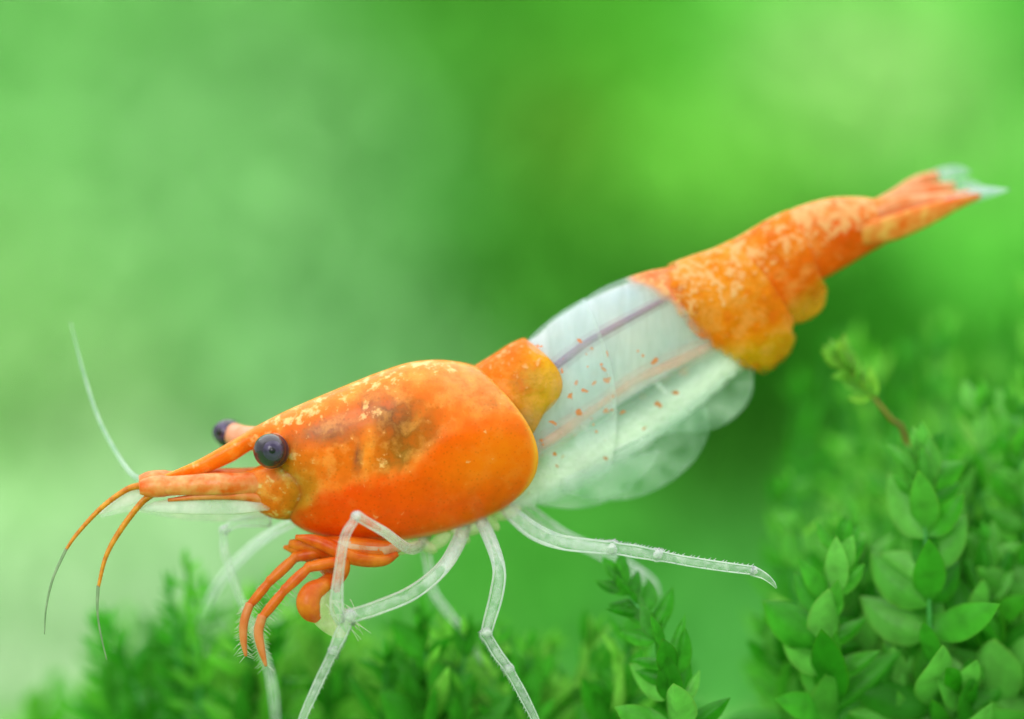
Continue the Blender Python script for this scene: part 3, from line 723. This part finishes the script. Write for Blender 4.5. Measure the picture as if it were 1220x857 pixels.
def leg(pts, joints=(), core=True, spines=None, claw=None, mat=None, cm=None):
    pts = [(x, y, d, r * 0.68 * (1 + 0.10 * mnoise.noise(Vector((x / 20, y / 20, 1))))) for (x, y, d, r) in pts]; joints = [(x, y, d, r * 0.62) for (x, y, d, r) in joints]
    sharp = []
    for i, p in enumerate(pts):
        near = 0 < i < len(pts) - 1 and any(math.hypot(p[0] - j[0], p[1] - j[1]) < 9 for j in joints)
        if near:
            a = tuple(p[k] + (pts[i - 1][k] - p[k]) * 0.25 for k in range(4)); b = tuple(p[k] + (pts[i + 1][k] - p[k]) * 0.25 for k in range(4))
            sharp += [(a[0], a[1], a[2], a[3] * 0.94), (p[0], p[1], p[2], p[3] * 1.06), (b[0], b[1], b[2], b[3] * 0.86)]
        else: sharp.append(p)
    if spines: spines = (spines[0], len(sharp) - 1, spines[2])
    pts = sharp
    V, F, C, rad = tube(pts, n=14, per=6)
    if spines:
        rs = random.Random(int(pts[0][0]))
        i0, i1, sgn = spines
        for i in range(i0 * 6, min(i1 * 6, len(C) - 1)):
            for rep in range(2):
                t = (C[i + 1] - C[i]).normalized(); nn = Vector((-t.z, 0, t.x)) * (sgn if rep == 0 else -sgn * 0.6)
                if rep and i % 2: continue
                b = C[i].lerp(C[i + 1], rs.random()) + nn * rad[i] * 0.9; tip = b + (nn * 3.4 + t * 4) * U * rs.uniform(0.6, 1.2)
                s = Vector((0, 1, 0)) * 1.1 * U; q = len(V)
                V += [b + s, b - s, b + t * 2.4 * U, tip]; F += [(q, q + 1, q + 3), (q + 1, q + 2, q + 3), (q + 2, q, q + 3)]
    o = part('leg', V, F, [mat or M_GLASS])
    if core:
        V, F, _, _ = tube([(x, y, d, r * 0.55) for (x, y, d, r) in pts], n=10, per=8); part('leg_muscle', V, F, [cm or M_CORE], o)
    for (x, y, d, r) in joints:
        V, F = ball(x, y, d, r, r * 0.9, r * 0.9, 14, 10); rj = random.Random(int(x)); V = [p + Vector((rj.uniform(-1, 1), 0, rj.uniform(-1, 1))) * 1.6 * U for p in V]; part('joint', V, F, [M_JOINT], o)
    if claw:
        V, F, _, _ = tube(claw, n=8); part('claw', V, F, [M_GLASS], o)
    return o
# near legs
leg([(515, 630, 20, 8), (492, 655, -36, 9), (458, 634, -96, 8.5), (425, 615, -118, 8.5), (411, 640, -120, 8), (404, 680, -116, 8.5), (401, 722, -112, 12), (406, 742, -108, 8)], [(424, 615, -118, 9)], True)
leg([(560, 606, 24, 10), (549, 640, -16, 13), (528, 676, -70, 13), (492, 706, -86, 13), (450, 724, -98, 13), (416, 735, -106, 13), (405, 758, -106, 11), (397, 776, -106, 9.5), (380, 812, -104, 8.5), (362, 852, -100, 7), (348, 890, -96, 4)],
    [(418, 734, -108, 12), (398, 776, -107, 9)], True, (4, 9, 1), [(348, 888, -96, 4), (343, 905, -94, 3), (342, 920, -92, 1)])
leg([(560, 606, 24, 9), (578, 630, -16, 12), (594, 674, -64, 12), (592, 706, -72, 12), (583, 740, -80, 11), (579, 756, -82, 10.5), (592, 778, -82, 10), (606, 797, -82, 9.5), (622, 826, -80, 8.5), (638, 858, -78, 7), (650, 890, -76, 4)],
    [(580, 754, -84, 10.5), (606, 797, -84, 8.5)], True, (5, 10, -1), [(650, 888, -76, 4), (656, 905, -74, 3), (660, 918, -72, 1)])
leg([(585, 588, 30, 8), (612, 614, -4, 13), (638, 634, -30, 15), (668, 646, -52, 13), (706, 651, -58, 12.5), (729, 653, -62, 12.5), (756, 657, -64, 11.5), (783, 662, -64, 11), (820, 669, -62, 9), (860, 675, -60, 8.5), (898, 680, -58, 8)],
    [(729, 654, -62, 10), (784, 660, -65, 8.5), (898, 680, -58, 6.5)], True, (4, 10, 1), [(896, 680, -58, 6.5), (910, 686, -57, 4.5), (920, 694, -56, 3), (925, 701, -56, 1)])
# far legs, softer
leg([(322, 622, 10, 9), (285, 622, 18, 10), (266, 632, 24, 7.5), (268, 660, 34, 7), (282, 702, 46, 6.5), (300, 744, 58, 6.5), (318, 790, 70, 7), (326, 830, 80, 9), (330, 880, 90, 6)], [(268, 632, 24, 8)], True)
leg([(366, 616, 30, 7), (330, 632, 60, 9), (296, 656, 100, 9), (258, 700, 150, 8), (232, 760, 190, 5)], [], False)
leg([(500, 615, 20, 10), (510, 670, 60, 9), (516, 704, 85, 8), (534, 730, 100, 8), (552, 752, 110, 6), (575, 790, 125, 4)], [], True)
leg([(610, 590, 20, 10), (668, 636, 70, 11), (710, 656, 95, 11), (745, 674, 110, 13), (776, 694, 120, 9), (786, 712, 122, 3)], [(760, 684, 114, 10)], True)

# swimmerets under the clear rings (near and far row) and the amber ones by the tail
def swimmeret(stalk, bl, off=0, m1=M_STALK, m2=M_FIN):
    o = blade('swimmeret', [(x, y, dd(x, d + off), hw) for (x, y, d, hw) in bl], m2, thick=3.5, fold=0.25)
    if m1 is not M_STALK: return o
    V, F, _, _ = tube([(x, y, dd(x, d + off), r * 0.62) for (x, y, d, r) in stalk], n=10); part('stalk', V, F, [m1], o)
    return o
for off in (0, 52):
    off += 12
    swimmeret([(654, 540, -44, 6), (668, 560, -40, 6), (680, 584, -36, 4)], [(618, 588, -30, 6), (650, 590, -34, 13), (690, 586, -36, 20), (730, 572, -36, 20), (765, 552, -34, 12), (785, 538, -34, 2)], off)
    swimmeret([(694, 506, -44, 6), (712, 530, -42, 6), (732, 552, -38, 4)], [(668, 578, -40, 8), (706, 574, -38, 22), (752, 562, -36, 31), (796, 538, -34, 30), (826, 510, -32, 20), (840, 486, -32, 4)], off)
    swimmeret([(782, 456, -42, 6), (800, 474, -40, 6), (822, 490, -36, 4)], [(776, 508, -38, 6), (812, 498, -36, 18), (848, 484, -34, 26), (876, 462, -32, 22), (894, 438, -32, 4)], off)
    swimmeret([(880, 416, -40, 7), (896, 424, -38, 8), (910, 424, -36, 6)], [(880, 424, -36, 10), (904, 420, -36, 18), (926, 408, -34, 20), (942, 394, -32, 8)], off, tissue('amber_stalk', rgb(225, 150, 20), 0.9, c2=rgb(235, 175, 40)), tissue('amber_swimmeret', rgb(222, 156, 14), 0.5, c2=rgb(235, 165, 22), avar=0.15))
    swimmeret([(930, 366, -36, 5), (944, 372, -34, 6), (956, 370, -32, 5)], [(926, 378, -30, 8), (950, 370, -30, 15), (970, 360, -28, 13), (982, 344, -28, 3)], off * 0.7, bpy.data.materials['amber_stalk'], bpy.data.materials['amber_swimmeret'])

# tail fan
def uropod(bl, tip, m):
    o = blade('tail_blade', [(x, y, dd(x, d), hw) for (x, y, d, hw) in bl], m, thick=4, fold=0.35)
    blade('tail_blade_tip', [(x, y, dd(x, d), hw) for (x, y, d, hw) in tip], M_TAILW, o, thick=3, fold=0.35); return o
uropod([(996, 288, -12, 8), (1030, 280, -20, 13), (1062, 272, -24, 15), (1100, 258, -26, 13), (1135, 244, -24, 8), (1168, 233, -20, 3)], [(1128, 245, -22, 8), (1155, 236, -20, 7), (1182, 229, -18, 5), (1202, 226, -16, 1)], M_TAILE)
uropod([(1040, 262, -12, 10), (1075, 250, -14, 15), (1110, 242, -14, 11), (1156, 230, -12, 4)], [(1128, 238, -12, 7), (1152, 230, -12, 6), (1176, 226, -10, 4), (1194, 226, -10, 1)], M_TAILO)
uropod([(1040, 246, 12, 6), (1066, 234, 24, 8), (1092, 219, 34, 9), (1118, 209, 40, 6)], [(1106, 213, 40, 8), (1128, 206, 46, 8), (1144, 204, 50, 6), (1156, 206, 52, 1)], M_TAILO)
uropod([(1045, 248, 8, 8), (1080, 236, 14, 10), (1115, 226, 20, 8), (1138, 222, 24, 4)], [(1126, 223, 24, 7), (1146, 219, 28, 6), (1164, 222, 30, 4), (1176, 226, 32, 1)], M_TAILO)

# ------------------------------------------------------------------ moss
def leaf_mesh(name, mat, wr, cup, curl, wob, nu=10, nv=4, seed=0):
    """leaf along +Z, unit length, width across X, face towards -Y"""
    rl = random.Random(seed); V, F, E = [], [], []
    ph = rl.uniform(0, 6)
    for i in range(nu + 1):
        u = i / nu
        hw = 0.5 * wr * min(1.0, (u / 0.36) ** 0.62 * ((1 - u) / 0.64) ** 0.98 * 1.0) if 0 < i < nu else 0.5 * wr * (0.16 if i == 0 else 0.02)
        for k in range(nv + 1):
            s = 2 * k / nv - 1
            y = cup * abs(s) ** 1.6 * hw * 1.6 + curl * u * u + wob * math.sin(5 * u + ph + s) * hw - (0.035 * (1 - abs(s)) * math.sin(math.pi * u))
            V.append(Vector((s * hw + 0.04 * math.sin(2.4 * u + ph) * u, y, u))); E.append(max(abs(s) * 0.96, u ** 3))
    for i in range(nu):
        for k in range(nv):
            a = i * (nv + 1) + k; F.append((a, a + 1, a + nv + 2, a + nv + 1))
    me = bpy.data.meshes.new(name); me.from_pydata(V, [], F); me.materials.append(mat)
    me.polygons.foreach_set('use_smooth', [True] * len(me.polygons))
    at = me.attributes.new('edge', 'FLOAT', 'POINT'); at.data.foreach_set('value', E)
    return me
LV = {}
for key, mat, wr in (('broad', M_LEAF, 0.49), ('dark', M_LEAFD, 0.46), ('slim', M_LEAFF, 0.24), ('pale', M_LEAFP, 0.36), ('slimdark', M_LEAFD, 0.27)):
    LV[key] = [leaf_mesh('leaf', mat, wr * k, c, cu, wo, seed=i) for i, (k, c, cu, wo) in enumerate(((1, 0.35, 0.10, 0.10), (0.9, 0.55, -0.08, 0.16), (1.12, 0.25, 0.22, 0.14), (0.72, 0.8, 0.05, 0.22), (0.95, 0.1, -0.2, 0.2), (1.2, 0.5, 0.3, 0.12)))]

def moss_shoot(pts, L0, nodes, kinds, label, group=None, joined=False, name='moss_shoot', inc_side=62, seed=0, yaw=0.0, stem=None, r0=4.0, taper=0.55, start=0.0, tilt=0.0, wild=0.0):
    """pts: (x,y,d) from the lowest visible point to the tip; rooted in the ground below; leaves flattened in one plane plus facing ones"""
    rnd = random.Random(seed * 131 + 17)
    base = P(*pts[0]); root = Vector((base.x + rnd.uniform(-20, 20) * U, base.y + rnd.uniform(-10, 30) * U, (GZ - 40) * U))
    W = [P(*p) for p in pts]
    rows = resample([tuple(v) for v in W], 30); C = [Vector(r) for r in rows]
    o = bpy.data.objects.new(name, None); col.objects.link(o); o.location = root
    tag(o, label, 'moss', group)
    # stem
    path = [root, root.lerp(C[0], 0.5)] + C[::2]
    V, F = [], []; n = 6
    for i, c in enumerate(path):
        t = (path[min(i + 1, len(path) - 1)] - path[max(i - 1, 0)]).normalized()
        a = t.cross(Vector((0, 1, 0.01))).normalized(); b = t.cross(a); r = r0 * U * (1 - 0.65 * i / len(path))
        for k in range(n): V.append(c - root + (a * math.cos(2 * math.pi * k / n) + b * math.sin(2 * math.pi * k / n)) * r)
    for i in range(len(path) - 1):
        for k in range(n):
            q = i * n + k; q2 = i * n + (k + 1) % n; F.append((q, q2, q2 + n, q + n))
    F.append(tuple(range((len(path) - 1) * n, len(path) * n)))
    link('stem', mesh_of('stem', V, F, [stem or M_STEM]), o)
    JV, JF, JE, JM = [], [], [], None
    total = nodes
    for i in range(total):
        f = start + (1 - start) * (i + 0.5) / total
        k = min(29, int(f * 30)); c = C[k].lerp(C[k + 1], f * 30 - k); t = (C[k + 1] - C[k]).normalized()
        fr = Vector((math.sin(yaw), -math.cos(yaw), 0.25 + tilt)); fr = (fr - t * fr.dot(t)).normalized(); sd = t.cross(fr).normalized()
        sc = L0 * (1 - taper * f ** 1.5) * U
        ranks = [(-1, 0), (1, 0), (0, 1)] + ([(0, -1)] if i % 2 else [])
        if i == total - 1: ranks += [(-0.4, 0.3), (0.4, 0.2)]
        for (sx, fx) in ranks:
            if rnd.random() < 0.06 + 0.16 * wild: continue
            jig = rnd.uniform(-12, 12) * (1 + 1.6 * wild)
            inc = R((inc_side if sx else 26) * (1 - 0.35 * f) * (abs(sx) if sx else 1) + jig)
            rad = (sd * sx + fr * fx + fr * rnd.uniform(-0.25, 0.35)).normalized()
            dr = (t * math.cos(inc) + rad * math.sin(inc)).normalized()
            nr = (fr + sd * rnd.uniform(-0.45, 0.45) * (1 + 1.5 * wild) + t * rnd.uniform(-0.1, 0.6)).normalized()
            if fx < 0: nr = (-fr + sd * rnd.uniform(-0.3, 0.3)).normalized()
            nr = (nr - dr * nr.dot(dr)).normalized(); ax = nr.cross(dr).normalized()
            ax = -(dr.cross(-nr)).normalized()
            l = sc * rnd.uniform(0.82 - 0.3 * wild, 1.15 + 0.25 * wild)
            Mx = Matrix((ax, -nr, dr)).transposed()
            if Mx.determinant() < 0: Mx = Matrix((-ax, -nr, dr)).transposed()
            M4 = Matrix.Translation(c - root + rad * r0 * 0.4 * U + t * rnd.uniform(-0.08, 0.08) * sc) @ Mx.to_4x4() @ Matrix.Diagonal((l, l, l, 1))
            key = kinds[rnd.randrange(len(kinds))]
            me = LV[key][rnd.randrange(6)]
            if joined:
                q = len(JV); JV += [M4 @ v.co for v in me.vertices]; JF += [tuple(q + a for a in p.vertices) for p in me.polygons]; JM = me.materials[0]
                JE += [e.value for e in me.attributes['edge'].data]
            else:
                lo = link('leaf', me, o); lo.matrix_basis = M4
    if joined:
        me = bpy.data.meshes.new('foliage'); me.from_pydata(JV, [], JF); me.materials.append(JM)
        me.polygons.foreach_set('use_smooth', [True] * len(me.polygons))
        at = me.attributes.new('edge', 'FLOAT', 'POINT'); at.data.foreach_set('value', JE)
        fo = link('foliage', me, o); fo['kind'] = 'stuff'
    return o

G_BED = 'broad-leaved moss shoots under the tail'
LB = 'broad-leaved green moss shoot in the dense bed below the shrimp tail'
sd_ = 0
# front rank: large leaves close to the focal plane
FRONT = [([(992, 905, 20), (986, 800, 0), (990, 715, -5), (1005, 640, 10)], 116, 4, 0.15),
        ([(1116, 905, 30), (1110, 800, 10), (1106, 700, 5), (1100, 600, 15), (1098, 545, 30)], 120, 5, -0.1),
        ([(1190, 905, 60), (1184, 800, 50), (1176, 720, 45), (1180, 650, 50)], 110, 4, -0.3),
        ([(1050, 910, 70), (1046, 820, 80), (1040, 740, 90), (1030, 660, 100)], 106, 4, 0.3),
        ([(1240, 905, 40), (1236, 800, 50), (1225, 700, 60), (1222, 600, 70), (1214, 540, 80)], 112, 5, 0.2),
        ([(950, 912, 110), (946, 860, 110), (930, 800, 112), (920, 750, 115)], 88, 3, 0.2),
        ([(1070, 910, 40), (1074, 850, 36), (1068, 800, 34)], 104, 2, -0.4),
        ([(1150, 910, 10), (1152, 860, 4), (1146, 815, 0)], 110, 2, 0.5),
        ([(1160, 905, 95), (1150, 760, 95), (1138, 640, 100), (1150, 560, 105)], 104, 5, 0.5)]
FRONT = [([(x, y, d + 35) for x, y, d in p], L0 * 0.84, int(n * 1.9 + 0.5), yw) for p, L0, n, yw in FRONT]
FRONT.sort(key=lambda q: q[0][0][0])
ORD = ['first', 'second', 'third', 'fourth', 'fifth', 'sixth', 'seventh', 'eighth', 'ninth']
for pts, L0, nodes, yaw in FRONT:
    sd_ += 1
    moss_shoot(pts, L0, nodes, ['broad', 'broad', 'broad', 'dark', 'broad', 'dark'], 'broad-leaved moss shoot in the front row of the bed, %s from the hind leg claw' % ORD[sd_ - 1], G_BED, seed=sd_, yaw=yaw, wild=0.35)
rr = random.Random(21)
G_BED2 = 'softer moss shoots deeper in the bed under the tail'
LB2 = 'softer moss shoot deeper in the dense bed below the shrimp tail'
for k in range(20):
    x = 930 + 330 * (k + rr.random()) / 20; d = rr.uniform(110, 420)
    top = 600 - (x - 900) * 0.30 + rr.uniform(-50, 90) - d * 0.14
    lean = rr.uniform(-40, 40)
    sd_ += 1
    moss_shoot([(x, 890 - d * 0.05, d), (x + lean * 0.3, 790, d), (x + lean * 0.6, (790 + top) / 2, d + 10), (x + lean, top, d + 20)], rr.uniform(62, 88), int(4 + (800 - top) / 50), ['broad', 'dark', 'broad', 'slim'], LB2, G_BED2, seed=sd_, yaw=rr.uniform(-0.6, 0.6), wild=0.5)
G_TALL = 'tall blurred moss shoots behind the bed'
LT = 'tall blurred moss shoot rising behind the dense bed below the tail'
for k in range(15):
    x = 920 + 330 * (k + rr.random()) / 15; d = rr.uniform(420, 860); top = rr.uniform(420, 520) - (x - 920) * 0.34
    sd_ += 1; lean = rr.uniform(-25, 40)
    moss_shoot([(x, 860, d), (x + lean * 0.3, 760, d), (x + lean * 0.6, 600, d), (x + lean, top, d)], rr.uniform(70, 90), int((820 - top) / 36), ['slim', 'slim', 'slimdark'], LT, G_TALL, joined=True, seed=sd_, inc_side=48, yaw=rr.uniform(-0.5, 0.5), wild=0.8)

# pale young sprig with a browned base
moss_shoot([(1110, 880, 150), (1100, 640, 130), (1078, 520, 110), (1062, 500, 100), (1030, 460, 92), (1004, 428, 88)], 38, 17, ['pale'], 'pale yellow-green moss sprig with browned base, sticking out below the tail', seed=901, inc_side=40, r0=4.5, start=0.72, name='moss_sprig', stem=M_STEMB, taper=0.3, wild=0.6)
# dark spiky shoot under the hind leg
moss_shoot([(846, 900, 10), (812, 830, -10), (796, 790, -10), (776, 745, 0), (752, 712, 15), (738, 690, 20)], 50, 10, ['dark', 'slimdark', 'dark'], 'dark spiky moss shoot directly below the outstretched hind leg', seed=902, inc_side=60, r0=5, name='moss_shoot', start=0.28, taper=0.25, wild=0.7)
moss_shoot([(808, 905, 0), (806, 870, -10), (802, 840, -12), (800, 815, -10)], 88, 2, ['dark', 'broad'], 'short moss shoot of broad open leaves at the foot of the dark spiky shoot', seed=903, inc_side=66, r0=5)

# feathery blurred moss under the head and belly
G_L = 'feathery blurred moss shoots under the head'
LL = 'feathery bright green moss shoot under the shrimp head and legs'
for k in range(58):
    x = 130 + 500 * (k + rr.random()) / 58; d = rr.uniform(120, 560)
    hump = 752 - 75 * math.exp(-((x - 235) / 60) ** 2) - 20 * math.exp(-((x - 430) / 120) ** 2)
    top = hump + rr.uniform(-10, 80); lean = rr.uniform(-60, 60); sd_ += 1
    moss_shoot([(x, 900 - d * 0.08, d), (x + lean * 0.25, 860 - d * 0.04, d), (x + lean * 0.6, (850 + top) / 2, d), (x + lean, top, d)], rr.uniform(50, 84), int(4 + (860 - top) / 18), ['slim', 'slim', 'slimdark'], LL, G_L, joined=True, seed=sd_, inc_side=56, yaw=rr.uniform(-0.9, 0.9), r0=3.2, wild=1.0)
moss_shoot([(240, 880, 180), (236, 800, 180), (230, 730, 180), (222, 672, 180)], 46, 10, ['slim', 'slimdark'], 'tallest feathery moss shoot below the shrimp feelers', seed=905, joined=True, inc_side=46, wild=1.0)
G_M = 'moss shoots under the belly'
LM = 'soft dark moss shoot under the shrimp belly between its legs'
for k in range(14):
    x = 500 + 270 * (k + rr.random()) / 14; d = rr.uniform(20, 300); top = rr.uniform(738, 812); lean = rr.uniform(-50, 50); sd_ += 1
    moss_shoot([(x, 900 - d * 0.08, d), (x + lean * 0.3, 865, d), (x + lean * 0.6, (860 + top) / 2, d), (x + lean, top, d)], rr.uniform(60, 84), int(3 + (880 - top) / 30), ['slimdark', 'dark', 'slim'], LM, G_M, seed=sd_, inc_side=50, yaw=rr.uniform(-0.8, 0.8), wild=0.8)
G_C = 'small blurred moss tips left of the shrimp'
for x, top, d in ((40, 835, 420), (62, 812, 500), (100, 818, 460), (118, 838, 380), (135, 790, 480)):
    sd_ += 1
    moss_shoot([(x, 900, d), (x, 870, d), (x + 3, (870 + top) / 2, d), (x + 4, top, d)], 50, 6, ['slim'], 'small blurred moss tip out in the open below the long feelers', G_C, joined=True, seed=sd_, inc_side=40)
